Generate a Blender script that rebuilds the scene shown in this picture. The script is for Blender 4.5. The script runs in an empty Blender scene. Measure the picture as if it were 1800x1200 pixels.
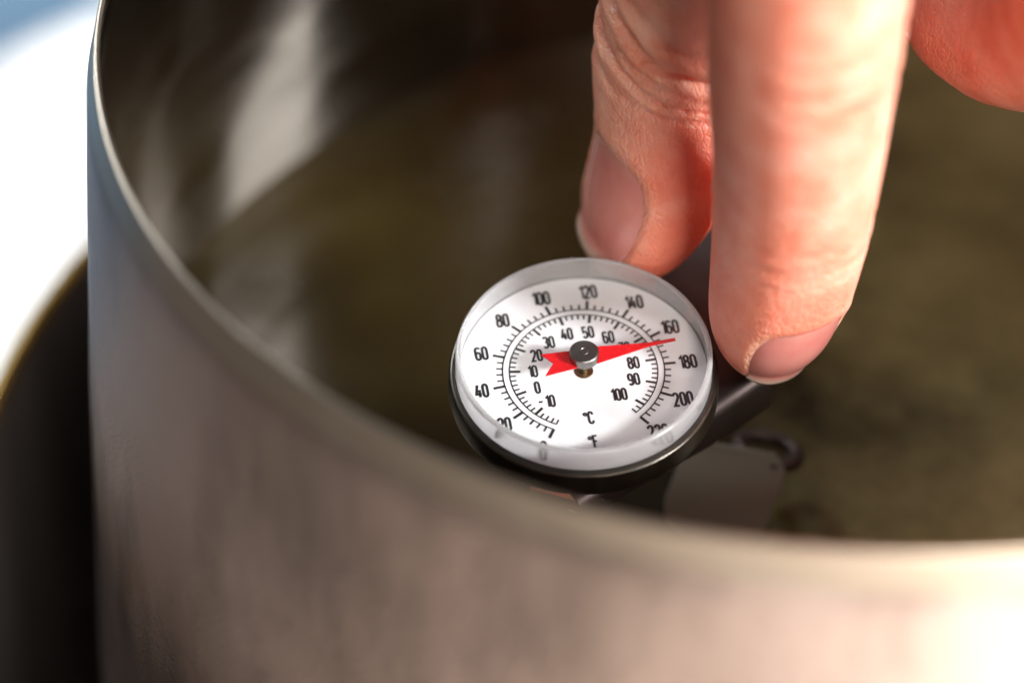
import bpy, bmesh, math, random
import numpy as np
from mathutils import Vector, Matrix

random.seed(7)
rng = np.random.default_rng(7)
scene = bpy.context.scene
COL = scene.collection
R_ = math.radians

# ------------------------------------------------------------------ camera
ELEV = R_(41.0)
D = 0.35                                   # lens to plane of focus (m)
MPP = 5.5e-5                               # metres per photo pixel on that plane
RIM_Z = 0.165                              # pitcher axis is x = y = 0, table top z = 0
O = Vector((-0.0331, -0.0156, RIM_Z - 0.0270))   # what the lens is aimed at
FWD = Vector((0, math.cos(ELEV), -math.sin(ELEV)))
UPV = Vector((0, math.sin(ELEV), math.cos(ELEV)))
RGT = Vector((1, 0, 0))
cam_d = bpy.data.cameras.new('camera')
cam = bpy.data.objects.new('camera', cam_d)
COL.objects.link(cam)
cam.location = O - FWD * D
cam.rotation_euler = (math.pi / 2 - ELEV, 0, 0)
cam_d.sensor_width = 36.0
cam_d.lens = 36.0 * D / (1800 * MPP)
cam_d.clip_start = 0.01
cam_d.clip_end = 50
cam_d.dof.use_dof = True
cam_d.dof.focus_distance = D - 0.0015
cam_d.dof.aperture_fstop = 8.8
cam_d.dof.aperture_blades = 0
scene.camera = cam


def at(px, py, dd):
    """world point seen at photo pixel (px,py), dd millimetres beyond the plane of focus"""
    d = D + dd * 1e-3
    k = MPP / D * d
    return cam.location + FWD * d + RGT * ((px - 900) * k) - UPV * ((py - 600) * k)


# ------------------------------------------------------------------ light
w = bpy.data.worlds.new('World')
scene.world = w
w.use_nodes = True
bg = w.node_tree.nodes['Background']
bg.inputs['Color'].default_value = (1.0, 0.93, 0.85, 1)
bg.inputs['Strength'].default_value = 0.09


def area(name, loc, target, sx, sy, power, col):
    l = bpy.data.lights.new(name, 'AREA')
    l.shape = 'RECTANGLE'
    l.size, l.size_y = sx, sy
    l.energy = power
    l.color = col
    o = bpy.data.objects.new(name, l)
    COL.objects.link(o)
    o.location = loc
    o.rotation_euler = (Vector(target) - Vector(loc)).to_track_quat('-Z', 'Y').to_euler()
    return o


area('front_fill_light', (0.27, -0.95, 0.66), (-0.02, 0, 0.14), 0.30, 0.40, 12.0, (1.0, 0.91, 0.82))  # added warm fill for the shaded left side of the fingers
area('side_window_light', (0.84, -0.50, 0.56), (-0.02, 0, 0.14), 0.22, 0.22, 35.0, (1.0, 0.975, 0.96))
area('far_window_light', (0.66, 0.25, 0.86), (0, 0, 0.12), 0.28, 0.24, 4.2, (1.0, 0.97, 0.92))
area('added_tray_light', (-0.42, 0.62, 0.55), (-0.10, 0.17, 0.0), 0.3, 0.3, 0.62, (0.93, 0.97, 1.0)).data.spread = R_(36)  # added lamp, beam narrowed to overexpose the white tray
sp = bpy.data.lights.new('added_table_spot', 'SPOT')          # added lamp lights the table so the pitcher wall reflects brighter at right
sp.energy, sp.spot_size, sp.spot_blend, sp.shadow_soft_size, sp.color = 2300.0, R_(26), 0.5, 0.05, (1.0, 0.93, 0.82)
spo = bpy.data.objects.new('added_table_spot', sp)
COL.objects.link(spo)
spo.location = (1.1, -1.3, 1.2)
spo.rotation_euler = (Vector((0.25, -0.50, 0)) - spo.location).to_track_quat('-Z', 'Y').to_euler()

scene.view_settings.view_transform = 'Standard'
scene.view_settings.look = 'None'
scene.view_settings.exposure = 0.0
scene.view_settings.gamma = 1.0
scene.view_settings.use_curve_mapping = False
scene.render.engine = 'CYCLES'
scene.cycles.use_denoising = True
scene.cycles.max_bounces = 8
scene.cycles.transparent_max_bounces = 12
scene.cycles.sample_clamp_indirect = 6.0


# ------------------------------------------------------------------ node helpers
def new_mat(name):
    m = bpy.data.materials.new(name)
    m.use_nodes = True
    nt = m.node_tree
    p = nt.nodes['Principled BSDF']
    return m, nt, p


def N(nt, typ, **kw):
    n = nt.nodes.new(typ)
    for k, v in kw.items():
        if k.startswith('i_'):
            n.inputs[k[2:].replace('_', ' ')].default_value = v
        else:
            setattr(n, k, v)
    return n


def mapped(nt, scale=(1, 1, 1), coord='Object'):
    tc = N(nt, 'ShaderNodeTexCoord')
    mp = N(nt, 'ShaderNodeMapping')
    mp.inputs['Scale'].default_value = scale
    nt.links.new(tc.outputs[coord], mp.inputs['Vector'])
    return mp.outputs['Vector']


def noise(nt, vec, scale, detail=4, rough=0.55):
    n = N(nt, 'ShaderNodeTexNoise')
    n.inputs['Scale'].default_value = scale
    n.inputs['Detail'].default_value = detail
    n.inputs['Roughness'].default_value = rough
    nt.links.new(vec, n.inputs['Vector'])
    return n.outputs['Fac']


def ramp(nt, fac, stops):
    r = N(nt, 'ShaderNodeValToRGB')
    e = r.color_ramp.elements
    while len(e) > 1:
        e.remove(e[-1])
    e[0].position, e[0].color = stops[0][0], (*stops[0][1], 1)
    for p_, c_ in stops[1:]:
        x = e.new(p_)
        x.color = (*c_, 1)
    nt.links.new(fac, r.inputs['Fac'])
    return r.outputs['Color']


def frange(nt, fac, a, b, lo=0.0, hi=1.0):
    m = N(nt, 'ShaderNodeMapRange')
    m.inputs['From Min'].default_value = lo
    m.inputs['From Max'].default_value = hi
    m.inputs['To Min'].default_value = a
    m.inputs['To Max'].default_value = b
    nt.links.new(fac, m.inputs['Value'])
    return m.outputs['Result']


def bump(nt, p, height, strength, dist, chain=None):
    b = N(nt, 'ShaderNodeBump')
    b.inputs['Strength'].default_value = strength
    b.inputs['Distance'].default_value = dist
    nt.links.new(height, b.inputs['Height'])
    if chain is not None:
        nt.links.new(chain, b.inputs['Normal'])
    nt.links.new(b.outputs['Normal'], p.inputs['Normal'])
    return b.outputs['Normal']


def simple(name, col, rough=0.5, metal=0.0, **kw):
    m, nt, p = new_mat(name)
    p.inputs['Base Color'].default_value = (*col, 1)
    p.inputs['Roughness'].default_value = rough
    p.inputs['Metallic'].default_value = metal
    for k, v in kw.items():
        p.inputs[k.replace('_', ' ')].default_value = v
    return m


def steel(name, c0, c1, r0, r1, streak=(40, 40, 1500), grain=0.0, fine=1.0, stain=False):
    m, nt, p = new_mat(name)
    v = mapped(nt)
    big = noise(nt, v, 28, 5)
    col = ramp(nt, big, [(0.3, c0), (0.7, c1)])
    if stain:                                   # smears and dried drips
        sm_ = noise(nt, mapped(nt, (1, 1, 0.35)), 55, 4, 0.6)
        mk_ = ramp(nt, sm_, [(0.46, (0, 0, 0)), (0.70, (1, 1, 1))])
        mx_ = N(nt, 'ShaderNodeMix', data_type='RGBA')
        nt.links.new(mk_, mx_.inputs['Factor'])
        nt.links.new(col, mx_.inputs['A'])
        mx_.inputs['B'].default_value = (0.28, 0.235, 0.215, 1)
        col = mx_.outputs['Result']
    nt.links.new(col, p.inputs['Base Color'])
    p.inputs['Metallic'].default_value = 1.0
    sv = mapped(nt, streak)
    st = noise(nt, sv, 1.0, 3)
    nt.links.new(frange(nt, st, r0, r1, 0.3, 0.7), p.inputs['Roughness'])
    ch = bump(nt, p, st, 0.25 * fine, 0.00006)
    if grain > 0:
        vo = N(nt, 'ShaderNodeTexVoronoi')
        vo.inputs['Scale'].default_value = 2400
        nt.links.new(v, vo.inputs['Vector'])
        msk = noise(nt, v, 90, 3)
        mul = N(nt, 'ShaderNodeMath', operation='MULTIPLY')
        nt.links.new(vo.outputs['Distance'], mul.inputs[0])
        nt.links.new(frange(nt, msk, 0.1, 1.0, 0.25, 0.55), mul.inputs[1])
        bump(nt, p, mul.outputs[0], grain, 0.00012, ch)
    return m


M = {}
M['steel_out'] = steel('brushed_steel_outside', (0.54, 0.435, 0.40), (0.66, 0.55, 0.51), 0.30, 0.41, (60, 60, 6), grain=1.0, stain=True)
M['steel_band'] = steel('polished_steel_rim', (0.60, 0.53, 0.44), (0.70, 0.63, 0.54), 0.30, 0.40, (60, 60, 6))
M['steel_in'] = steel('wax_filmed_steel_inside', (0.40, 0.36, 0.32), (0.50, 0.46, 0.42), 0.10, 0.20, (50, 50, 420), fine=2.2)
M['pot_dark'] = steel('dark_pot_coating', (0.30, 0.275, 0.255), (0.40, 0.37, 0.345), 0.38, 0.5, (60, 60, 6))
M['brass_rim'] = steel('worn_brass_edge', (0.28, 0.175, 0.045), (0.36, 0.23, 0.065), 0.35, 0.45)
M['case'] = steel('dark_case_steel', (0.075, 0.07, 0.06), (0.12, 0.112, 0.098), 0.28, 0.40, (900, 900, 60))
M['clip'] = steel('spring_steel', (0.05, 0.040, 0.038), (0.085, 0.068, 0.064), 0.46, 0.58, (300, 300, 300))
M['refl_plate'] = simple('wax_reflection_grey', (0.20, 0.205, 0.17), 0.45)  # grey of the reflection in the wax, given to a solid plate
M['bright'] = steel('bright_steel', (0.60, 0.60, 0.58), (0.72, 0.72, 0.70), 0.18, 0.28, (300, 300, 300))
M['hub'] = steel('hub_steel', (0.20, 0.195, 0.185), (0.30, 0.29, 0.28), 0.28, 0.40, (1500, 1500, 1500))
M['brass'] = simple('brass', (0.25, 0.205, 0.13), 0.34, 1.0)
M['ink'] = simple('black_print_ink', (0.012, 0.012, 0.014), 0.55)
M['table'] = simple('white_tabletop_paint', (0.80, 0.80, 0.80), 0.45)


def make_red():
    m, nt, p = new_mat('red_pointer_paint')
    v = mapped(nt)
    n = noise(nt, v, 2500, 4)
    nt.links.new(ramp(nt, n, [(0.25, (0.46, 0.003, 0.006)), (0.62, (0.56, 0.004, 0.009)), (0.80, (0.66, 0.06, 0.06))]), p.inputs['Base Color'])
    p.inputs['Roughness'].default_value = 0.38
    return m


def make_dial():
    m, nt, p = new_mat('white_dial_enamel')
    v = mapped(nt)
    n = noise(nt, v, 320, 5)
    sp = noise(nt, v, 3800, 1)
    c = ramp(nt, n, [(0.3, (0.78, 0.80, 0.83)), (0.7, (0.84, 0.85, 0.87))])
    mk = ramp(nt, sp, [(0.20, (1, 1, 1)), (0.225, (0, 0, 0))])
    mx = N(nt, 'ShaderNodeMix', data_type='RGBA')
    nt.links.new(mk, mx.inputs['Factor'])
    nt.links.new(c, mx.inputs['A'])
    mx.inputs['B'].default_value = (0.3, 0.3, 0.32, 1)
    nt.links.new(mx.outputs['Result'], p.inputs['Base Color'])
    p.inputs['Roughness'].default_value = 0.4
    return m


def make_wax():
    m, nt, p = new_mat('melted_wax')
    v = mapped(nt)
    n = noise(nt, v, 22, 5, 0.6)
    n2 = noise(nt, v, 75, 3)
    c = ramp(nt, n, [(0.30, (0.016, 0.010, 0.003)), (0.55, (0.028, 0.019, 0.005)), (0.76, (0.048, 0.036, 0.010))])
    # light on the right side painted in as a paler tone, broken into patches
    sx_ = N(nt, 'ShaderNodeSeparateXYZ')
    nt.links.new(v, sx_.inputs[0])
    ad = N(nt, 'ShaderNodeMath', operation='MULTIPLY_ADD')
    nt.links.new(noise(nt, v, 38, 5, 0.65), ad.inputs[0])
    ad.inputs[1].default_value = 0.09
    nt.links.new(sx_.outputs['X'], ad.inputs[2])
    lit_ = N(nt, 'ShaderNodeMix', data_type='RGBA')
    nt.links.new(frange(nt, ad.outputs[0], 0.0, 1.0, 0.034, 0.090), lit_.inputs['Factor'])
    nt.links.new(c, lit_.inputs['A'])
    lit_.inputs['B'].default_value = (0.33, 0.29, 0.135, 1)
    c = lit_.outputs['Result']
    nt.links.new(c, p.inputs['Base Color'])
    nt.links.new(frange(nt, n2, 0.03, 0.12, 0.35, 0.7), p.inputs['Roughness'])
    p.inputs['Subsurface Weight'].default_value = 0.15
    p.inputs['Subsurface Radius'].default_value = (1.0, 0.7, 0.3)
    p.inputs['Subsurface Scale'].default_value = 0.004
    bump(nt, p, noise(nt, v, 90, 2), 0.05, 0.0005)
    return m


def make_crystal():
    """clear window: see-through with a mirror gloss that follows the Fresnel law"""
    m = bpy.data.materials.new('clear_crystal_window')
    m.use_nodes = True
    nt = m.node_tree
    nt.nodes.clear()
    out = N(nt, 'ShaderNodeOutputMaterial')
    lw = N(nt, 'ShaderNodeLayerWeight')
    pw = N(nt, 'ShaderNodeMath', operation='POWER')
    nt.links.new(lw.outputs['Facing'], pw.inputs[0])
    lw.inputs['Blend'].default_value = 0.5
    pw.inputs[1].default_value = 5.0
    fr = N(nt, 'ShaderNodeMath', operation='MULTIPLY_ADD')
    nt.links.new(pw.outputs[0], fr.inputs[0])
    fr.inputs[1].default_value = 0.6
    fr.inputs[2].default_value = 0.035
    tr = N(nt, 'ShaderNodeBsdfTransparent')
    tr.inputs['Color'].default_value = (0.985, 0.99, 0.995, 1)
    gl = N(nt, 'ShaderNodeBsdfGlossy')
    gl.inputs['Roughness'].default_value = 0.03
    v = mapped(nt)
    b = N(nt, 'ShaderNodeBump')
    b.inputs['Strength'].default_value = 0.15
    b.inputs['Distance'].default_value = 0.0001
    nt.links.new(noise(nt, v, 400, 2), b.inputs['Height'])
    nt.links.new(b.outputs['Normal'], gl.inputs['Normal'])
    mx = N(nt, 'ShaderNodeMixShader')
    nt.links.new(fr.outputs[0], mx.inputs[0])
    nt.links.new(tr.outputs[0], mx.inputs[1])
    nt.links.new(gl.outputs[0], mx.inputs[2])
    nt.links.new(mx.outputs[0], out.inputs['Surface'])
    return m


def make_ring():
    m, nt, p = new_mat('clear_acrylic_ring')
    p.inputs['Base Color'].default_value = (0.97, 0.98, 1.0, 1)
    p.inputs['Roughness'].default_value = 0.22
    p.inputs['IOR'].default_value = 1.46
    p.inputs['Transmission Weight'].default_value = 0.76
    return m


def make_skin():
    m, nt, p = new_mat('skin')
    v = mapped(nt)
    at_ = N(nt, 'ShaderNodeAttribute', attribute_name='flush')
    n = noise(nt, v, 260, 5)
    n2 = noise(nt, v, 1300, 3)
    base = ramp(nt, n, [(0.30, (0.72, 0.26, 0.17)), (0.50, (0.82, 0.375, 0.265)), (0.70, (0.87, 0.47, 0.36))])
    mx = N(nt, 'ShaderNodeMix', data_type='RGBA')
    nt.links.new(at_.outputs['Fac'], mx.inputs['Factor'])
    nt.links.new(base, mx.inputs['A'])
    mx.inputs['B'].default_value = (0.76, 0.115, 0.06, 1)
    nt.links.new(mx.outputs['Result'], p.inputs['Base Color'])
    p.inputs['Subsurface Weight'].default_value = 0.65
    p.inputs['Subsurface Radius'].default_value = (1.0, 0.28, 0.14)
    p.inputs['Subsurface Scale'].default_value = 0.0038
    nt.links.new(frange(nt, n2, 0.34, 0.50), p.inputs['Roughness'])
    p.inputs['IOR'].default_value = 1.50
    vo = N(nt, 'ShaderNodeTexVoronoi', feature='DISTANCE_TO_EDGE')
    vo.inputs['Scale'].default_value = 1.0
    nt.links.new(mapped(nt, (1500, 1500, 900)), vo.inputs['Vector'])
    e = frange(nt, vo.outputs['Distance'], 0, 1, 0.0, 0.18)
    ch = bump(nt, p, e, 0.5, 0.00013)
    ch = bump(nt, p, noise(nt, mapped(nt, (500, 500, 1500)), 1.0, 5, 0.65), 0.85, 0.00026, ch)
    v2 = N(nt, 'ShaderNodeTexVoronoi')
    v2.inputs['Scale'].default_value = 2600
    nt.links.new(v, v2.inputs['Vector'])
    bump(nt, p, v2.outputs['Distance'], 0.3, 0.00008, ch)
    return m


def make_nail():
    m, nt, p = new_mat('nail_plate')
    v = mapped(nt)
    n = noise(nt, v, 200, 3)
    at_ = N(nt, 'ShaderNodeAttribute', attribute_name='flush')
    base = ramp(nt, n, [(0.3, (0.55, 0.175, 0.150)), (0.7, (0.62, 0.235, 0.20))])
    mx = N(nt, 'ShaderNodeMix', data_type='RGBA')
    nt.links.new(at_.outputs['Fac'], mx.inputs['Factor'])
    nt.links.new(base, mx.inputs['A'])
    mx.inputs['B'].default_value = (0.66, 0.47, 0.38, 1)
    nt.links.new(mx.outputs['Result'], p.inputs['Base Color'])
    p.inputs['Subsurface Weight'].default_value = 0.4
    p.inputs['Subsurface Radius'].default_value = (1.0, 0.4, 0.3)
    p.inputs['Subsurface Scale'].default_value = 0.002
    p.inputs['Roughness'].default_value = 0.22
    p.inputs['Coat Weight'].default_value = 0.3
    bump(nt, p, noise(nt, mapped(nt, (900, 900, 60)), 1.0, 2), 0.1, 0.0001)
    return m


M['red'] = make_red()
M['dial'] = make_dial()
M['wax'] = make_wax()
M['crystal'] = make_crystal()
M['ring'] = make_ring()
M['skin'] = make_skin()
M['nail'] = make_nail()


# ------------------------------------------------------------------ mesh helpers
def link(name, me, mats, parent=None, smooth=True):
    o = bpy.data.objects.new(name, me)
    COL.objects.link(o)
    for m in (mats if isinstance(mats, (list, tuple)) else [mats]):
        me.materials.append(m)
    if smooth:
        me.polygons.foreach_set('use_smooth', [True] * len(me.polygons))
    if parent:
        o.parent = parent
    return o


def mesh(name, verts, faces, mats, parent=None, smooth=True):
    me = bpy.data.meshes.new(name)
    me.from_pydata([tuple(v) for v in verts], [], faces)
    me.update()
    return link(name, me, mats, parent, smooth)


def tag(o, label=None, cat=None, group=None, kind=None):
    if label: o['label'] = label
    if cat: o['category'] = cat
    if group: o['group'] = group
    if kind: o['kind'] = kind
    return o


def empty(name, mat4=None):
    o = bpy.data.objects.new(name, None)
    COL.objects.link(o)
    o.empty_display_size = 0.01
    if mat4 is not None:
        o.matrix_world = mat4
    return o


def lathe(name, prof, mats, parent=None, seg=160, slots=None, closed=False, fix=True):
    """revolve (radius, z) pairs; radius 0 closes with a pole"""
    V, F, S = [], [], []
    rings = []
    for r, z in prof:
        if r < 1e-7:
            rings.append([len(V)])
            V.append((0, 0, z))
        else:
            rings.append(list(range(len(V), len(V) + seg)))
            for k in range(seg):
                a = 2 * math.pi * k / seg
                V.append((r * math.cos(a), r * math.sin(a), z))
    pairs = list(zip(rings[:-1], rings[1:]))
    if closed:
        pairs.append((rings[-1], rings[0]))
    for i, (a, b) in enumerate(pairs):
        for k in range(seg):
            k2 = (k + 1) % seg
            if len(a) == 1 and len(b) == 1:
                continue
            if len(a) == 1:
                F.append((a[0], b[k2], b[k]))
            elif len(b) == 1:
                F.append((a[k], a[k2], b[0]))
            else:
                F.append((a[k], a[k2], b[k2], b[k]))
            S.append(slots[i] if slots else 0)
    o = mesh(name, V, F, mats, parent)
    o.data.polygons.foreach_set('material_index', S)
    if fix:
        bm = bmesh.new()
        bm.from_mesh(o.data)
        bmesh.ops.recalc_face_normals(bm, faces=bm.faces)
        bm.to_mesh(o.data)
        bm.free()
    o.data.set_sharp_from_angle(angle=R_(38))
    return o


def arc(cx, cz, r, a0, a1, n=6):
    return [(cx + r * math.cos(R_(a0 + (a1 - a0) * i / n)), cz + r * math.sin(R_(a0 + (a1 - a0) * i / n))) for i in range(n + 1)]


# ------------------------------------------------------------------ setting: floor and table
def disc_plane(name, cx, cy, r, z, mat, seg=128):
    return mesh(name, [(cx + r * math.cos(2 * math.pi * k / seg), cy + r * math.sin(2 * math.pi * k / seg), z) for k in range(seg)],
                [tuple(range(seg))], mat, smooth=False)


fm, nt, p = new_mat('warm_grey_table_wood')
v = mapped(nt)
nt.links.new(ramp(nt, noise(nt, v, 9, 5), [(0.3, (0.088, 0.074, 0.066)), (0.7, (0.125, 0.107, 0.097))]), p.inputs['Base Color'])
p.inputs['Roughness'].default_value = 0.5
tt = lathe('tabletop', [(0, 0), (1.19, 0)] + arc(1.19, -0.015, 0.015, 90, -90, 6)[1:] + [(0, -0.03)], fm, seg=128)
tag(tt, 'warm grey tabletop under the pots', kind='structure')

TRAY = 0.0
def rrect(x0, x1, y0, y1, r, z, n=14):
    out = []
    for cx, cy, a0 in ((x1 - r, y1 - r, 0), (x0 + r, y1 - r, 90), (x0 + r, y0 + r, 180), (x1 - r, y0 + r, 270)):
        for k in range(n + 1):
            a = R_(a0 + 90 * k / n)
            out.append((cx + r * math.cos(a), cy + r * math.sin(a), z))
    return out


V, F = [], []
for ins, z in ((0.004, 0.0005), (0.001, 0.002), (0, 0.005), (0.0006, 0.0070), (0.002, 0.0078), (0.0045, 0.0075), (0.008, 0.0050), (0.014, 0.0042)):
    V += rrect(-0.1340 + ins, 0.20 - ins, 0.094 + ins, 0.2270 - ins, 0.0660 - ins, z)
nr = len(V) // 8
for j in range(7):
    for k in range(nr):
        F.append((j * nr + k, j * nr + (k + 1) % nr, (j + 1) * nr + (k + 1) % nr, (j + 1) * nr + k))
F.append(tuple(range(7 * nr, 8 * nr)))
F.append(tuple(range(nr))[::-1])
tray = mesh('oval_tray', V, F, M['table'])
tray.location.z = 0.0014
tray.data.set_sharp_from_angle(angle=R_(40))
tag(tray, 'overexposed white oval tray lying on the cloth behind the dark pot', 'tray')

cm, nt, p = new_mat('blue_grey_cloth')
v = mapped(nt)
wv = N(nt, 'ShaderNodeTexWave')
wv.inputs['Scale'].default_value = 420
nt.links.new(v, wv.inputs['Vector'])
nt.links.new(ramp(nt, noise(nt, v, 40, 4), [(0.3, (0.07, 0.13, 0.20)), (0.7, (0.10, 0.18, 0.27))]), p.inputs['Base Color'])
p.inputs['Roughness'].default_value = 0.9
bump(nt, p, wv.outputs['Fac'], 0.3, 0.0004)
V, F = [], []
for j in range(25):
    for i in range(41):
        x, y = -0.42 + 0.60 * i / 40, 0.125 + 0.37 * j / 24
        V.append((x + 0.004 * math.sin(y * 60), y + 0.003 * math.sin(x * 38) * (j > 0), 0.0011 + 0.0002 * math.sin(x * 41 + y * 23) + 0.0002 * math.sin(y * 70 - x * 19)))
for j in range(24):
    for i in range(40):
        F.append((j * 41 + i, j * 41 + i + 1, (j + 1) * 41 + i + 1, (j + 1) * 41 + i))
bm = bmesh.new()
bv = [bm.verts.new(q) for q in V]
for f_ in F: bm.faces.new([bv[k] for k in f_])
bmesh.ops.recalc_face_normals(bm, faces=bm.faces)
bmesh.ops.solidify(bm, geom=bm.faces[:], thickness=0.0005)
bmesh.ops.recalc_face_normals(bm, faces=bm.faces)
me = bpy.data.meshes.new('table_cloth')
bm.to_mesh(me)
bm.free()
tag(link('table_cloth', me, cm), 'blue grey cloth under the white tray in the far left corner', 'cloth')

# ------------------------------------------------------------------ outer pot
P2R, P2Z = 0.0915, RIM_Z - 0.061
pot = empty('cooking_pot', Matrix.Translation((0, 0, 0.0)))
B2 = TRAY + 0.0004
tag(pot, 'dark cooking pot with a thin brass edge, standing around the steel pitcher', 'pot')
t2 = 0.0022
wall2 = [(0, B2), (P2R - 0.012, B2)] + arc(P2R - 0.010, B2 + 0.010, 0.010, -90, 0, 6) + [(P2R, P2Z - 0.0012), (P2R - t2, P2Z - 0.0012)]
wall2 += [(P2R - t2, B2 + 0.014)] + arc(P2R - t2 - 0.010, B2 + 0.014, 0.010, 0, -90, 6) + [(0, B2 + 0.004)]
lathe('wall', wall2, M['pot_dark'], pot, seg=200)
lathe('rim', arc(P2R - t2 / 2, P2Z, 0.0008, 0, 360, 12)[:-1], M['brass_rim'], pot, seg=200, closed=True)

# ------------------------------------------------------------------ pitcher
R0 = 0.0724
PZ = TRAY + 0.006
pit = empty('pouring_pitcher', Matrix.Translation((0, 0, 0)))
tag(pit, 'round brushed steel pouring pitcher holding melted wax, its near rim out of focus', 'pitcher')
tw = 0.0006
outp = [(0, PZ), (R0 - 0.010, PZ)] + arc(R0 - 0.003, PZ + 0.008, 0.008, -90, 0, 6)
outp += [(R0 + 0.0062, 0.05), (R0 + 0.0052, RIM_Z - 0.076), (R0 + 0.0036, RIM_Z - 0.040), (R0 + 0.0023, RIM_Z - 0.020), (R0 + 0.0014, RIM_Z - 0.0072), (R0 + 0.0012, RIM_Z - 0.0042)]
band = [(R0 + 0.0010, RIM_Z - 0.0036), (R0 + 0.0008, RIM_Z - 0.0026), (R0 + 0.0005, RIM_Z - 0.0014), (R0 + 0.00033, RIM_Z - 0.0005)]
top = arc(R0, RIM_Z - 0.0003, 0.0003, 10, 170, 5)
inn = [(R0 - 0.00015, RIM_Z - 0.003), (R0 + 0.0003, RIM_Z - 0.010), (R0 + 0.00155, RIM_Z - 0.03), (R0 + 0.0046, RIM_Z - 0.08), (R0 + 0.0054, 0.045), (R0 + 0.0015, PZ + 0.012), (R0 - 0.008, PZ + 0.002), (0, PZ + 0.002)]
prof = outp + band + top + inn
sl = [0] * (len(outp)) + [1] * (len(band) + len(top) - 1) + [2] * (len(inn))
lathe('wall', prof, [M['steel_out'], M['steel_band'], M['steel_in']], pit, seg=360, slots=sl[:len(prof) - 1])

# ------------------------------------------------------------------ melted wax
WZ = RIM_Z - 0.055
wr = R0 + 0.0034
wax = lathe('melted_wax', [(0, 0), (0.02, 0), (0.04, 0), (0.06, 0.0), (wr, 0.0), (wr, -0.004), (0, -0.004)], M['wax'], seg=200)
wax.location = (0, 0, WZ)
tag(wax, 'olive brown melted wax filling the lower half of the steel pitcher', 'wax')

# ------------------------------------------------------------------ thermometer
TILT = R_(81.5)
nrm = Vector((0, -math.cos(TILT), math.sin(TILT)))
upd = nrm.cross(RGT)
CD = at(1026, 652, 0.5)
TM = Matrix((RGT, upd, nrm)).transposed().to_4x4()
TM.translation = CD
thermo = empty('dial_thermometer', TM)
tag(thermo, 'round white dial thermometer with a red pointer, held inside the pitcher', 'thermometer')
ROLL = R_(9)
mm = 1e-3
PX = MPP


def mmp(prof):
    return [(a * mm, b * mm) for a, b in prof]


# case, stem
lathe('case', mmp([(0, -0.35), (11.8, -0.35), (12.1, -0.25), (12.25, 0.02), (12.75, 0.06)] + arc(12.72, -0.30, 0.36, 88, 0, 5) +
                  [(13.15, -1.9)] + arc(11.75, -2.1, 1.4, 0, -78, 8) + [(10.2, -3.6), (5.0, -3.9), (0, -3.9)]), M['case'], thermo, seg=200)
lathe('collar', mmp([(0, -3.3), (4.4, -3.3), (4.2, -4.0), (3.0, -5.2), (2.7, -8.5), (2.3, -9.0), (0, -9.0)]), M['clip'], thermo, seg=64)
lathe('stem', mmp([(0, -8.8), (1.9, -8.8), (1.9, -78), (1.4, -82), (0, -83)]), M['clip'], thermo, seg=40)
# dial face with its print
dial = lathe('dial_face', mmp([(0, 0), (1.0, 0), (4, 0), (8, 0), (12.0, 0), (12.0, -0.3), (0, -0.3)]), M['dial'], thermo, seg=160)


def ribbon(V, F, pts, wd, z, closed=False):
    n = len(pts)
    P = [Vector((p_[0], p_[1])) for p_ in pts]
    b = len(V)
    for i in range(n):
        if closed:
            a, c = P[i - 1], P[(i + 1) % n]
        else:
            a, c = P[max(0, i - 1)], P[min(n - 1, i + 1)]
        d1 = (P[i] - a)
        d2 = (c - P[i])
        if d1.length < 1e-9: d1 = d2
        if d2.length < 1e-9: d2 = d1
        d1.normalize(); d2.normalize()
        t = (d1 + d2)
        t = t.normalized() if t.length > 1e-6 else d1
        nn = Vector((-t.y, t.x))
        k = min(1.8, 1.0 / max(0.4, Vector((-d1.y, d1.x)).dot(nn)))
        V.append((*(P[i] + nn * wd * 0.5 * k), z))
        V.append((*(P[i] - nn * wd * 0.5 * k), z))
    for i in range(n if closed else n - 1):
        j = (i + 1) % n
        F.append((b + 2 * i + 1, b + 2 * j + 1, b + 2 * j, b + 2 * i))


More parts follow.
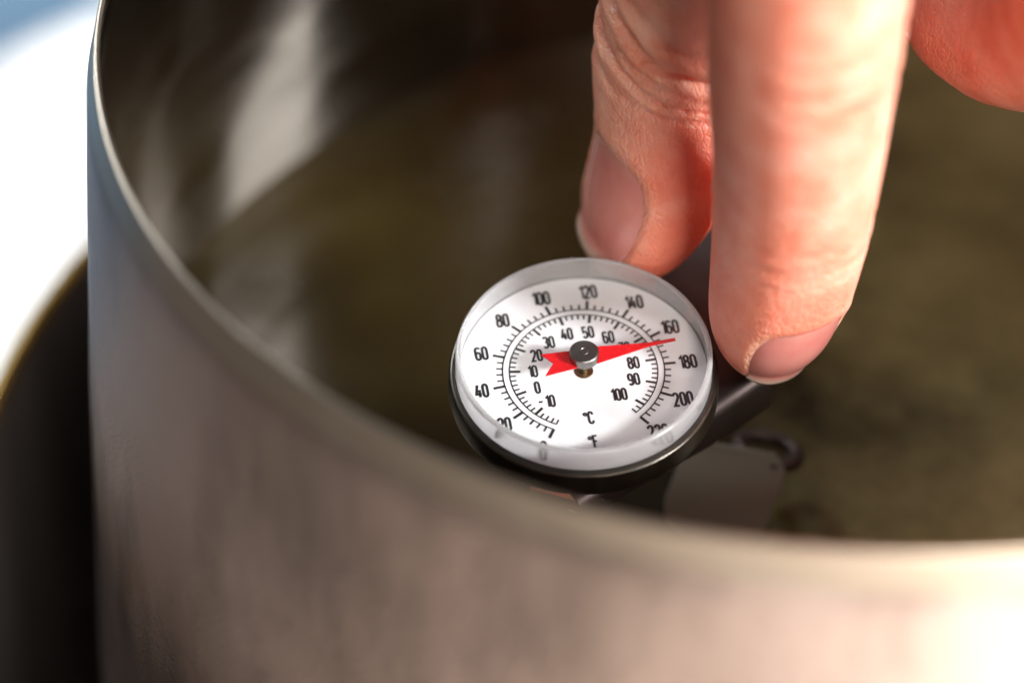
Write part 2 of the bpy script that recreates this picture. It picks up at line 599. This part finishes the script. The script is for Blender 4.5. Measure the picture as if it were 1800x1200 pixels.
LO = [(.25, 0), (.42, .05), (.5, .19), (.5, .81), (.42, .95), (.25, 1), (.08, .95), (0, .81), (0, .19), (.08, .05)]
SIX = [(.47, .86), (.40, .96), (.25, 1), (.08, .95), (0, .8), (0, .2), (.08, .05), (.25, 0), (.42, .05), (.5, .19), (.5, .42), (.42, .55), (.25, .59), (.08, .54), (0, .44)]
GL = {
    '0': ([LO], [1]),
    '1': ([[(.10, .78), (.36, 1), (.36, 0)]], [0]),
    '2': ([[(.0, .78), (.05, .93), (.2, 1), (.32, 1), (.45, .93), (.5, .8), (.48, .62), (.0, .0), (.52, 0)]], [0]),
    '3': ([[(0, .85), (.08, .96), (.25, 1), (.42, .95), (.48, .8), (.48, .66), (.4, .55), (.2, .53)], [(.3, .53), (.44, .47), (.5, .35), (.5, .18), (.42, .05), (.25, 0), (.08, .04), (0, .16)]], [0, 0]),
    '4': ([[(.38, 0), (.38, .6)], [(.24, 1), (-.02, .24), (.56, .24)]], [0, 0]),
    '5': ([[(.46, 1), (.04, 1), (.02, .5), (.15, .6), (.3, .6), (.44, .53), (.5, .38), (.5, .2), (.42, .05), (.25, 0), (.08, .04), (0, .16)]], [0]),
    '6': ([SIX], [0]),
    '7': ([[(0, 1), (.5, 1), (.5, .9), (.18, 0)]], [0]),
    '8': ([[(.25, .54), (.42, .59), (.47, .7), (.47, .85), (.4, .96), (.25, 1), (.1, .96), (.03, .85), (.03, .7), (.08, .59)], [(.25, .54), (.43, .49), (.5, .38), (.5, .17), (.42, .04), (.25, 0), (.08, .04), (0, .17), (0, .38), (.07, .49)]], [1, 1]),
    '9': ([[(.5 - a, 1 - b) for a, b in SIX]], [0]),
    'C': ([[(.5, .76), (.48, .88), (.4, .97), (.25, 1), (.08, .95), (0, .8), (0, .2), (.08, .05), (.25, 0), (.4, .03), (.48, .12), (.5, .24)]], [0]),
    'F': ([[(0, 0), (0, 1), (.48, 1)], [(0, .53), (.4, .53)]], [0, 0]),
    'o': ([[(.22 + .17 * math.cos(a * math.pi / 5), .84 + .12 * math.sin(a * math.pi / 5)) for a in range(10)]], [1]),
    '-': ([[(.05, .52), (.55, .52)]], [0]),
}


def numeral(txt, cx, cy, h=1.50, xs=0.55, st=0.165):
    """upright print; cx, cy in millimetres on the dial"""
    V, F = [], []
    adv = {'1': .60, 'o': .62, '-': .95}
    wt = sum(adv.get(c, .80) for c in txt) - .28
    x = -wt / 2
    for c in txt:
        for pl, cl in zip(*GL[c]):
            pts = [((x + a) * xs * h, (b - .5) * h) for a, b in pl]
            pts = [(cx + a * math.cos(ROLL) - b * math.sin(ROLL), cy + a * math.sin(ROLL) + b * math.cos(ROLL)) for a, b in pts]
            ribbon(V, F, pts, h * st * (0.72 if c == 'o' else 1), 0.04, bool(cl))
        x += adv.get(c, .80)
    V = [(a * mm, b * mm, c * mm) for a, b, c in V]
    return mesh('numeral', V, F, M['ink'], dial, smooth=False)


def fa(T):
    return R_(-158 + 1.341 * T)


def polar(r, a):
    return (r * math.sin(a), r * math.cos(a))


RO, RI = 7.85, 7.18
V, F = [], []
ribbon(V, F, [polar(RO, fa(T)) for T in np.linspace(0, 220, 160)], 0.13, 0.045)
for T in range(0, 221, 4):
    a = fa(T)
    mj = T % 20 == 0
    ribbon(V, F, [polar(RO, a), polar(RO + (1.15 if mj else 0.62), a)], 0.30 if mj else 0.19, 0.04)
mesh('fahrenheit_scale_marks', [(a * mm, b * mm, c * mm) for a, b, c in V], F, M['ink'], dial, smooth=False)
V, F = [], []
cf = lambda c: fa(c * 1.8 + 32)
ribbon(V, F, [polar(RI, fa(T)) for T in np.linspace(0, 220, 160)], 0.12, 0.045)
for C_ in range(-16, 105, 2):
    a = cf(C_)
    mj = C_ % 10 == 0
    ribbon(V, F, [polar(RI, a), polar(RI - (1.05 if mj else 0.58), a)], 0.28 if mj else 0.18, 0.04)
ribbon(V, F, [polar(RI, fa(0)), polar(RI - 0.6, fa(0))], 0.15, 0.04)
mesh('celsius_scale_marks', [(a * mm, b * mm, c * mm) for a, b, c in V], F, M['ink'], dial, smooth=False)

for T in range(0, 221, 20):
    x, y = polar(10.15 if 0 < T < 220 else 10.3, fa(T))
    numeral(str(T), x, y, h=1.55)
for C_ in range(0, 101, 10):
    x, y = polar(4.95, cf(C_))
    if C_ == 100: x, y = 61 * PX * 1e3, -54 * PX * 1e3
    numeral(str(C_), x, y, h=1.36)
numeral('-10', -66 * PX * 1e3, -70 * PX * 1e3, h=1.36)
numeral('oC', 7 * PX * 1e3, -107 * PX * 1e3, h=1.40)
numeral('oF', 15 * PX * 1e3, -160 * PX * 1e3, h=1.40)

# pointer, hub, brass bush
pa = math.atan2(0.26, 1)
ca, sa = math.cos(pa), math.sin(pa)
shape = [(-3.9, 1.35), (-1.2, 1.10), (1.2, 1.02), (4.2, 0.55), (6.4, 0.20), (9.15, 0.14), (9.15, -0.14), (6.4, -0.20), (4.2, -0.55), (1.2, -1.02), (-1.2, -1.10), (-4.2, -1.30), (-3.05, 0.0)]
bm = bmesh.new()
vs = [bm.verts.new(((a * ca - b * sa) * mm, (a * sa + b * ca) * mm, 1.95 * mm)) for a, b in shape]
f = bm.faces.new(vs)
ex = bmesh.ops.extrude_face_region(bm, geom=[f])
for g in ex['geom']:
    if isinstance(g, bmesh.types.BMVert):
        g.co.z += 0.16 * mm
bmesh.ops.recalc_face_normals(bm, faces=bm.faces)
me = bpy.data.meshes.new('pointer')
bm.to_mesh(me)
bm.free()
link('pointer', me, M['red'], thermo, smooth=False)
lathe('hub', mmp([(0, 3.02), (0.28, 3.02), (0.34, 3.10), (0.44, 3.10), (0.46, 2.98), (1.32, 2.98), (1.42, 2.90), (1.45, 2.1), (1.45, 2.0), (0.6, 2.0), (0, 2.0)]), M['hub'], thermo, seg=72)
lathe('bush', mmp([(0, 0.5), (0.42, 0.5), (0.42, 0.10), (0.9, 0.10), (0.95, 0.02), (0, 0.02)]), M['brass'], thermo, seg=48)
lathe('spindle', mmp([(0, 2.1), (0.35, 2.1), (0.35, 0.3), (0, 0.3)]), M['brass'], thermo, seg=32)
# crystal: clear window in a thick acrylic ring
cr = [(0, 3.95), (3, 3.88), (6, 3.66), (9, 3.28), (11.0, 2.94), (11.85, 2.76)]
lathe('crystal', mmp(cr), M['crystal'], thermo, seg=160)
lathe('crystal_ring', mmp([(11.88, 2.76)] + arc(12.02, 2.40, 0.38, 90, 0, 5) + [(12.42, 0.3), (12.28, 0.10), (12.08, 0.06), (12.0, 0.3), (11.92, 2.2), (11.86, 2.5)]), M['ring'], thermo, seg=200, closed=True)


# ------------------------------------------------------------------ clip under the dial
LD = Vector((math.cos(R_(40.5)), math.sin(R_(40.5)), 0))      # along the clip, in dial axes
WD = Vector((LD.y, -LD.x, 0))                                 # across it, towards lower right
def sheet(name, rows, th, mats, parent, sub=2):
    """rows of points -> a sheet of real thickness"""
    n, m_ = len(rows), len(rows[0])
    V = [tuple(p_) for r in rows for p_ in r]
    F = [(i * m_ + j, i * m_ + j + 1, (i + 1) * m_ + j + 1, (i + 1) * m_ + j) for i in range(n - 1) for j in range(m_ - 1)]
    bm = bmesh.new()
    bv = [bm.verts.new(v_) for v_ in V]
    for f_ in F: bm.faces.new([bv[k] for k in f_])
    bmesh.ops.recalc_face_normals(bm, faces=bm.faces)
    bmesh.ops.solidify(bm, geom=bm.faces[:], thickness=th)
    me = bpy.data.meshes.new(name)
    bm.to_mesh(me)
    bm.free()
    o = link(name, me, mats, parent)
    me.set_sharp_from_angle(angle=R_(50))
    return o


rows = []
hw = 9.6
BZ, BR, FZ = -4.25, 1.2, -7.7
sec = [(-hw, FZ), (-hw, -6.6)] + [(-hw + BR - BR * math.cos(R_(t)), BZ - BR + BR * math.sin(R_(t))) for t in (0, 25, 50, 70, 90)]
sec += [(-5, BZ), (0, BZ), (5, BZ)] + [(hw - BR + BR * math.cos(R_(t)), BZ - BR + BR * math.sin(R_(t))) for t in (90, 70, 50, 25, 0)] + [(hw, -6.2), (hw, -7.0), (hw, FZ)]
Ls = [-8.6, -8.45, -8.2, -7.8, -7.2, -6.2, -5, -3, 0, 4, 8, 12, 15, 16.5]
for l in Ls:
    row = []
    for a, z in sec:
        z2 = z
        if z < BZ - BR:
            dl = l + 8.6                      # rounded lower corner at the near end
            if z <= FZ + 0.01 and a > 0: z2 = z - 1.8 * min(1, max(0, (l + 2) / 12))
            z2 = max(z2, BZ - BR - 0.1 - 4.2 * math.sqrt(max(0, 1 - (1 - min(1, dl / 2.2)) ** 2)))
        l2 = max(l, -8.6 + 4.5 * min(1, max(0, (6 - a) / 9)))
        l2 += max(0, l) / 16.5 * 9.0 * min(1, max(0, (2 - a) / 9))
        row.append((LD * l2 + WD * a + Vector((0, 0, z2))) * mm)
    rows.append(row)
clip = sheet('clip', rows, 0.35 * mm, M['clip'], thermo)
# bright fitting beside the near end of the clip
rows = []
for t in np.linspace(0, 1, 9):
    row = []
    c = Vector((0.0 - 5.4 * t, -10.9 + 1.2 * t, -6.4 + 0.8 * t))
    for q in np.linspace(-80, 60, 9):
        row.append((c + Vector((0.4 * math.sin(R_(q)), -1.3 * math.cos(R_(q)), 1.4 * math.sin(R_(q))))) * mm)
    rows.append(row)
sheet('clip_tab', rows, 0.3 * mm, M['bright'], thermo)
# lower arm added in place of a blurred reflection in the wax
TMi = TM.inverted()
path = [at(1300, 785, 17), at(1296, 800, 17.3), at(1286, 828, 17.5), at(1270, 865, 17.5), at(1252, 910, 17.5), at(1238, 945, 17.5), at(1232, 962, 17.5)]
rows = []
for i, c in enumerate(path):
    hwid = 0.0054 * (.7, .95, 1, 1, .98, .8, .4)[i]
    tan = (path[min(i + 1, len(path) - 1)] - path[max(i - 1, 0)]).normalized()
    wv = (RGT * 0.95 - UPV * 0.12 + FWD * 0.15)
    wv = (wv - tan * wv.dot(tan)).normalized()
    rows.append([TMi @ (c + wv * hwid * q) for q in np.linspace(-1, 1, 7)])
sheet('wax_reflection_plate', rows, 0.4 * mm, M['refl_plate'], clip)
# eyelet on the bend of the arm
ec = TMi @ at(1350, 792, 21)
ax = (TMi.to_3x3() @ (UPV * 0.9 - FWD * 0.45 + RGT * 0.2)).normalized()
e1 = ax.orthogonal().normalized()
e2 = ax.cross(e1)
V, F = [], []
for i in range(40):
    a_ = 2 * math.pi * i / 40
    rd = e1 * math.cos(a_) + e2 * math.sin(a_)
    for j in range(12):
        b_ = 2 * math.pi * j / 12
        V.append(tuple(ec + rd * (0.0030 + 0.0008 * math.cos(b_)) + ax * 0.0008 * math.sin(b_)))
for i in range(40):
    for j in range(12):
        F.append((i * 12 + j, ((i + 1) % 40) * 12 + j, ((i + 1) % 40) * 12 + (j + 1) % 12, i * 12 + (j + 1) % 12))
mesh('clip_eyelet', V, F, M['clip'], clip)


# ------------------------------------------------------------------ hand
def cr_spline(P, t):
    """Catmull-Rom through rows of P at parameter t in [0, n-1]"""
    n = len(P)
    i = int(min(max(math.floor(t), 0), n - 2))
    u = t - i
    p0 = P[i - 1] if i > 0 else 2 * P[0] - P[1]
    p1, p2 = P[i], P[i + 1]
    p3 = P[i + 2] if i + 2 < n else 2 * P[-1] - P[-2]
    return 0.5 * ((2 * p1) + (-p0 + p2) * u + (2 * p0 - 5 * p1 + 4 * p2 - p3) * u * u + (-p0 + 3 * p1 - 3 * p2 + p3) * u ** 3)


class Finger:
    """lofted digit: stations from root to tip, each (point, half width, half height, dorsal vector)"""

    def __init__(s, stations, tip=1.0, nail=None, creases=(), pad=0.10):
        s.P = np.array([list(st[0]) for st in stations])
        s.W = np.array([[st[1]] for st in stations]) * mm
        s.H = np.array([[st[2]] for st in stations]) * mm
        s.Dv = np.array([list(Vector(st[3]).normalized()) for st in stations])
        s.n = len(stations)
        ts = np.linspace(0, s.n - 1, 800)
        c = np.array([cr_spline(s.P, t) for t in ts])
        s.arc = np.concatenate([[0], np.cumsum(np.linalg.norm(np.diff(c, axis=0), axis=1))])
        s.ts = ts
        s.L = s.arc[-1]
        s.tip = tip
        s.nail = nail
        s.creases = creases
        s.pad = pad

    def frame(s, d):
        """d = metres back from the tip"""
        t = np.interp(s.L - d, s.arc, s.ts)
        c = cr_spline(s.P, t)
        e = 0.02
        tg = cr_spline(s.P, min(t + e, s.n - 1)) - cr_spline(s.P, max(t - e, 0))
        tg /= np.linalg.norm(tg)
        dv = cr_spline(s.Dv, t)
        dv -= tg * dv.dot(tg)
        dv /= np.linalg.norm(dv)
        sd = np.cross(tg, dv)
        return c, tg, dv, sd, cr_spline(s.W, t)[0], cr_spline(s.H, t)[0]

    def ringpts(s, d, th, lift=0.0, raw=False):
        """points of the surface d metres back from the tip, th = array of angles from dorsal"""
        c, tg, dv, sd, W, H = s.frame(d)
        rt = H * s.tip * 1.25                     # rounded tip
        k = 1.0
        if d < rt:
            k = max(0.0, 1 - (1 - d / rt) ** 2.3) ** 0.5
        co, si = np.cos(th), np.sin(th)
        ex = 0.94
        h = H * np.where(co < 0, 1 - s.pad * co, 1 - 0.04 * co)
        pt = np.outer(h * k * np.sign(co) * np.abs(co) ** ex, dv) + np.outer(W * k * np.sign(si) * np.abs(si) ** ex, sd)
        ln = np.linalg.norm(pt, axis=1, keepdims=True)
        u = np.where(ln > 1e-9, pt / np.maximum(ln, 1e-9), tg[None])
        off = np.zeros_like(th) + lift
        if not raw:
            dm, td = d / mm, np.degrees(th)
            for cdist, cth, ext, dep, wid, tl in s.creases:
                if abs(dm - cdist) > wid * 6 + 4: continue
                a = (td - cth + 180) % 360 - 180
                g = np.exp(-((a / ext) ** 4))
                cc = cdist + tl * a / 60.0 + 0.25 * np.sin(a * 0.11 + cdist) + 0.12 * np.sin(a * 0.31 + 2 * cdist)
                q = (dm - cc) / wid
                off += -dep * mm * g * (np.exp(-q * q) - 0.45 * np.exp(-((np.abs(q) - 2.0) ** 2)))
            if s.nail and dm < s.nail[1] + 6:
                n0, n1, hwid, cth = s.nail
                a = (td - cth + 180) % 360 - 180
                sx = a / hwid
                sy = (dm - n0) / (n1 - n0)
                e = np.minimum(np.abs(sx) ** 4 + max(0, (sy - 0.15) / 0.85) ** 3.0, 7.0)
                ins = 1 / (1 + np.exp((e - 1.0) * 9))
                if sy < 0: ins = ins * max(0, 1 + sy * 5)
                foldm = np.exp(-((e - 1.35) / 0.42) ** 2) * (1 if sy > 0.1 else max(0, sy * 10))
                off += mm * (-0.50 * ins + 0.16 * foldm)
        return c[None] + pt + u * off[:, None]

    def point(s, d, th, lift=0.0, raw=False):
        return Vector(s.ringpts(d, np.array([float(th)]), lift, raw)[0])

    def build(s, V, F, nd=150, nt_=84, d_end=None):
        b = len(V)
        L = s.L if d_end is None else d_end
        ds = np.concatenate([np.linspace(0.00004, 0.010, int(nd * 0.3), endpoint=False), np.linspace(0.010, L, int(nd * 0.7))])
        tha = np.arange(nt_) * 2 * math.pi / nt_
        for d in ds:
            V.extend(map(tuple, s.ringpts(d, tha)))
        n = len(ds)
        for i in range(n - 1):
            for k in range(nt_):
                k2 = (k + 1) % nt_
                F.append((b + i * nt_ + k, b + i * nt_ + k2, b + (i + 1) * nt_ + k2, b + (i + 1) * nt_ + k))
        F.append(tuple(b + k for k in range(nt_))[::-1])
        F.append(tuple(b + (n - 1) * nt_ + k for k in range(nt_)))

    def nail_mesh(s, parent, grow=0.15):
        n0, n1, hwid, cth = s.nail
        V, F, A = [], [], []
        na, nb = 29, 33
        for j in range(nb):
            b = j / (nb - 1)
            for i in range(na):
                a = -1 + 2 * i / (na - 1)
                far = 0.15 + 0.85 * (1 - min(1, abs(a) ** 4 * 0.92)) ** (1 / 3.0)
                lo = n0 - grow + 0.9 * a * a
                hi = n0 + (n1 - n0) * far
                dm = lo + (hi - lo) * b
                th = R_(cth + hwid * 0.985 * a)
                arch = 0.10 * (1 - a * a) * math.sin(math.pi * min(1, b + 0.15))
                # the plate runs on straight past the rounded fingertip
                d_s = max(dm, 3.2) * mm
                q = s.point(d_s, th, (-0.28 + arch) * mm, raw=True)
                if dm < 3.2:
                    _, tg, dv, sd, W, H = s.frame(d_s)
                    x = (3.2 - dm) * mm
                    q = q + Vector(tg) * x - Vector(dv) * (x * 0.16 + x * x * 60)
                V.append(tuple(q))
                A.append(min(1, max(0, 1 - (b - 0.03) * 9)) * 0.95 + 0.12 * max(0, 1 - ((1 - b) ** 2 * 30 + a * a * 1.8)))
        for j in range(nb - 1):
            for i in range(na - 1):
                F.append((j * na + i, j * na + i + 1, (j + 1) * na + i + 1, (j + 1) * na + i))
        bm = bmesh.new()
        lay = bm.verts.layers.float.new('flush')
        bv = [bm.verts.new(v_) for v_ in V]
        for f_ in F: bm.faces.new([bv[k] for k in f_])
        for v_, a_ in zip(bv, A): v_[lay] = a_
        bmesh.ops.recalc_face_normals(bm, faces=bm.faces)
        # thickness inwards
        cen = s.frame(n1 * mm)[0]
        f0 = bm.faces[len(bm.faces) // 2]
        if f0.normal.dot(f0.calc_center_median() - Vector(cen)) < 0:
            bmesh.ops.reverse_faces(bm, faces=bm.faces[:])
        bmesh.ops.solidify(bm, geom=bm.faces[:], thickness=0.35 * mm)
        me = bpy.data.meshes.new('nail')
        bm.to_mesh(me)
        bm.free()
        return link('nail', me, M['nail'], parent)


def cv(r, u, t):
    """direction from right / image-up / towards-camera components"""
    return RGT * r + UPV * u - FWD * t


ARM = (RGT * .25 + UPV * .75 - FWD * .60).normalized()        # from the knuckles towards the wrist
MCP = [at(1500, -520, -62), at(1900, -560, -50), at(2290, -530, -37), at(2620, -470, -22)]
KN = (MCP[3] - MCP[0]).normalized()
KN = (KN - ARM * KN.dot(ARM)).normalized()
DORS = KN.cross(ARM).normalized()
if DORS.dot(UPV) < 0 and DORS.dot(-FWD) < 0: DORS = -DORS
if DORS.dot(RGT * .5 - FWD) < 0: DORS = -DORS
KC = (MCP[0] + MCP[3]) * 0.5
I_PIP, I_DIP, I_TIP = at(1412, 120, -29), at(1388, 425, -9), at(1334, 640, 4.5)
I_MCP = MCP[0]
index = Finger([
    (MCP[0] + ARM * 0.034 + KN * 0.004, 8, 7, DORS),
    (MCP[0] + ARM * 0.014, 9.6, 9.6, DORS),
    (I_MCP, 10.2, 11.0, cv(.42, .1, .9)),
    (at(1440, -180, -45), 8.8, 9.2, cv(.42, -.1, .9)),
    (I_PIP, 8.2, 8.5, cv(.42, -.15, .9)),
    (at(1404, 280, -19), 7.6, 7.8, cv(.42, -.25, .9)),
    (I_DIP, 7.1, 7.2, cv(.45, -.4, .85)),
    (at(1366, 535, -2), 6.5, 6.3, cv(.50, -.5, .75)),
    (I_TIP, 5.0, 4.9, cv(.55, -.55, .7)),
], tip=1.0, nail=(1.6, 11.6, 54, 0),
    creases=[(21.2, 0, 70, .18, .5, .5), (22.9, 10, 60, .15, .45, -.6), (24.6, -5, 55, .17, .5, .3), (19.6, 15, 50, .12, .4, .2),
             (44.5, 0, 60, .18, .7, 1.0), (47.5, 5, 65, .26, .8, -.8), (50.5, -5, 60, .22, .8, .6), (53.5, 0, 45, .14, .7, -.5),
             (22.5, 180, 60, .6, .9, 0)])

T_IP, T_TIP = at(1194, 90, 2), at(1060, 462, 14)
thumb = Finger([
    (at(1640, -760, -44), 12, 12, cv(-.6, .1, .7)),
    (at(1440, -380, -22), 11.5, 12.0, cv(-.75, .0, .65)),
    (at(1262, -80, -8), 9.6, 9.2, cv(-.78, -.05, .6)),
    (T_IP, 9.4, 8.2, cv(-.88, -.1, .42)),
    (at(1176, 235, 6.5), 9.0, 7.2, cv(-.92, -.12, .34)),
    (at(1134, 345, 10), 8.4, 6.0, cv(-.93, -.12, .32)),
    (T_TIP, 6.8, 4.2, cv(-.93, -.1, .32)),
], tip=1.15, pad=0.0, nail=(1.2, 14.6, 53, -4),
    creases=[(22.8, -15, 75, .35, .55, 1.2), (25.8, -25, 80, .85, .65, 1.6), (28.2, -15, 60, .4, .5, -1.0), (31.0, -25, 80, .95, .7, 1.0), (34.0, -15, 60, .45, .6, .4)])

middle = Finger([
    (MCP[1] + ARM * 0.034, 8, 7, DORS),
    (MCP[1] + ARM * 0.014, 9.6, 9.8, DORS),
    (MCP[1], 10.2, 10.8, cv(.5, .2, .85)),
    (at(2000, -230, -40), 9.2, 9.2, cv(.6, -.3, .75)),
    (at(1985, -60, -28), 8.8, 8.8, cv(.7, -.6, .4)),
    (at(1895, 30, -12), 8.4, 8.4, cv(.5, -.85, .1)),
    (at(1800, 52, -2), 8.0, 8.0, cv(.2, -.9, -.1)),
    (at(1640, 10, 10), 6.6, 6.4, cv(-.2, -.9, -.2)),
], nail=(0.6, 11, 52, 0))
ring = Finger([
    (MCP[2] + ARM * 0.034, 8, 7, DORS),
    (MCP[2] + ARM * 0.014, 9.4, 9.6, DORS),
    (MCP[2], 9.8, 10.2, cv(.6, .2, .75)),
    (at(2400, -180, -26), 8.8, 8.8, cv(.7, -.3, .6)),
    (at(2370, 0, -10), 8.4, 8.4, cv(.75, -.6, .3)),
    (at(2250, 60, 6), 7.8, 7.8, cv(.4, -.9, .0)),
    (at(2060, 20, 18), 6.3, 6.1, cv(0, -.9, -.2)),
], nail=(0.6, 10.5, 52, 0))
pinky = Finger([
    (MCP[3] + ARM * 0.034 - KN * 0.004, 7.5, 7, DORS),
    (MCP[3] + ARM * 0.014, 8.6, 9.0, DORS),
    (MCP[3], 8.8, 9.2, cv(.7, .2, .65)),
    (at(2730, -220, -8), 7.8, 7.8, cv(.8, -.3, .5)),
    (at(2690, -80, 6), 7.2, 7.2, cv(.8, -.6, .2)),
    (at(2590, -30, 18), 6.6, 6.6, cv(.4, -.9, .0)),
    (at(2440, -60, 28), 5.4, 5.2, cv(0, -.9, -.2)),
], nail=(0.6, 8.8, 52, 0))

hand_e = empty('hand', Matrix.Translation((0, 0, 0)))
tag(hand_e, 'bare hand reaching into the pitcher, thumb and forefinger pinching the thermometer clip', 'hand')
V, F = [], []
index.build(V, F, 200, 96)
thumb.build(V, F, 180, 96)
middle.build(V, F, 120, 64)
ring.build(V, F, 80, 48)
pinky.build(V, F, 80, 48)
# palm and wrist: broad loft
palm = Finger([
    (KC + ARM * 0.300, 33, 31, DORS),
    (KC + ARM * 0.220, 32, 29, DORS),
    (KC + ARM * 0.150, 28, 23, DORS),
    (KC + ARM * 0.100, 26, 18, DORS),
    (KC + ARM * 0.078, 29, 16.5, DORS),
    (KC + ARM * 0.055, 34, 15, DORS),
    (KC + ARM * 0.030, 36, 13, DORS),
    (KC + ARM * 0.008, 36, 11, DORS),
    (KC - ARM * 0.004, 33, 8, DORS),
])
palm.build(V, F, 90, 80)
# ball of the thumb
ball = Finger([
    (KC + ARM * 0.082 - KN * 0.014, 13, 12, DORS),
    (KC + ARM * 0.056 - KN * 0.022 - DORS * 0.006, 16, 14, DORS),
    (at(1690, -840, -48), 15, 14, cv(-.5, .2, .8)),
    (at(1540, -570, -34), 13, 12.5, cv(-.6, .1, .7)),
    (at(1440, -400, -23), 9, 9, cv(-.7, 0, .6)),
])
ball.build(V, F, 60, 64)
me = bpy.data.meshes.new('skin_raw')
me.from_pydata(V, [], F)
bm = bmesh.new()
bm.from_mesh(me)
bmesh.ops.recalc_face_normals(bm, faces=bm.faces)
bm.to_mesh(me)
bm.free()
tmp = bpy.data.objects.new('skin_raw', me)
COL.objects.link(tmp)
md = tmp.modifiers.new('r', 'REMESH')
md.mode = 'VOXEL'
md.voxel_size = 0.00036
md.adaptivity = 0.0
sm = tmp.modifiers.new('s', 'SMOOTH')
sm.factor = 0.5
sm.iterations = 2
dg = bpy.context.evaluated_depsgraph_get()
skin_me = bpy.data.meshes.new_from_object(tmp.evaluated_get(dg))
bpy.data.objects.remove(tmp)
skin_me.name = 'skin'
skin_me.materials.clear()
co = np.empty(len(skin_me.vertices) * 3, dtype=np.float32)
skin_me.vertices.foreach_get('co', co)
co = co.reshape(-1, 3)
fl_ = np.zeros(len(co), dtype=np.float32)


def blob(p_, r, a):
    global fl_
    d2 = ((co - np.array(p_, dtype=np.float32)) ** 2).sum(1)
    fl_ = np.maximum(fl_, a * np.exp(-d2 / (r * mm) ** 2).astype(np.float32))


blob(index.point(0.0135, 0), 6, 0.70)
blob(index.point(0.006, math.pi), 9, 0.5)
for q in range(6, 75, 6):
    blob(index.point(q * mm, 1.0), 6, 0.34)  # painted shade tone carried round towards the back
    blob(index.point(q * mm, 2.0), 7.5, 0.62)        # side towards the thumb, redder skin with the orange of its shade painted in
    blob(index.point(q * mm, -2.2), 6, 0.35)
blob(index.point(0.023, 0.3), 6, 0.40)
blob(index.point(0.047, 0), 9, 0.22)
for q in range(4, 60, 6):
    blob(thumb.point(q * mm, -2.3), 8, 0.85)
    blob(thumb.point(q * mm, math.pi), 9, 0.8)
blob(thumb.point(0.016, -1.3), 6, 0.6)
for q in range(2, 50, 7):
    blob(middle.point(q * mm, 1.6), 9, 0.45)
    blob(middle.point(q * mm, -1.6), 9, 0.40)
at_ = skin_me.attributes.new('flush', 'FLOAT', 'POINT')
at_.data.foreach_set('value', fl_)
link('skin', skin_me, M['skin'], hand_e)
for fg in (index, thumb, middle, ring, pinky):
    fg.nail_mesh(hand_e)
print('skin verts', len(co))
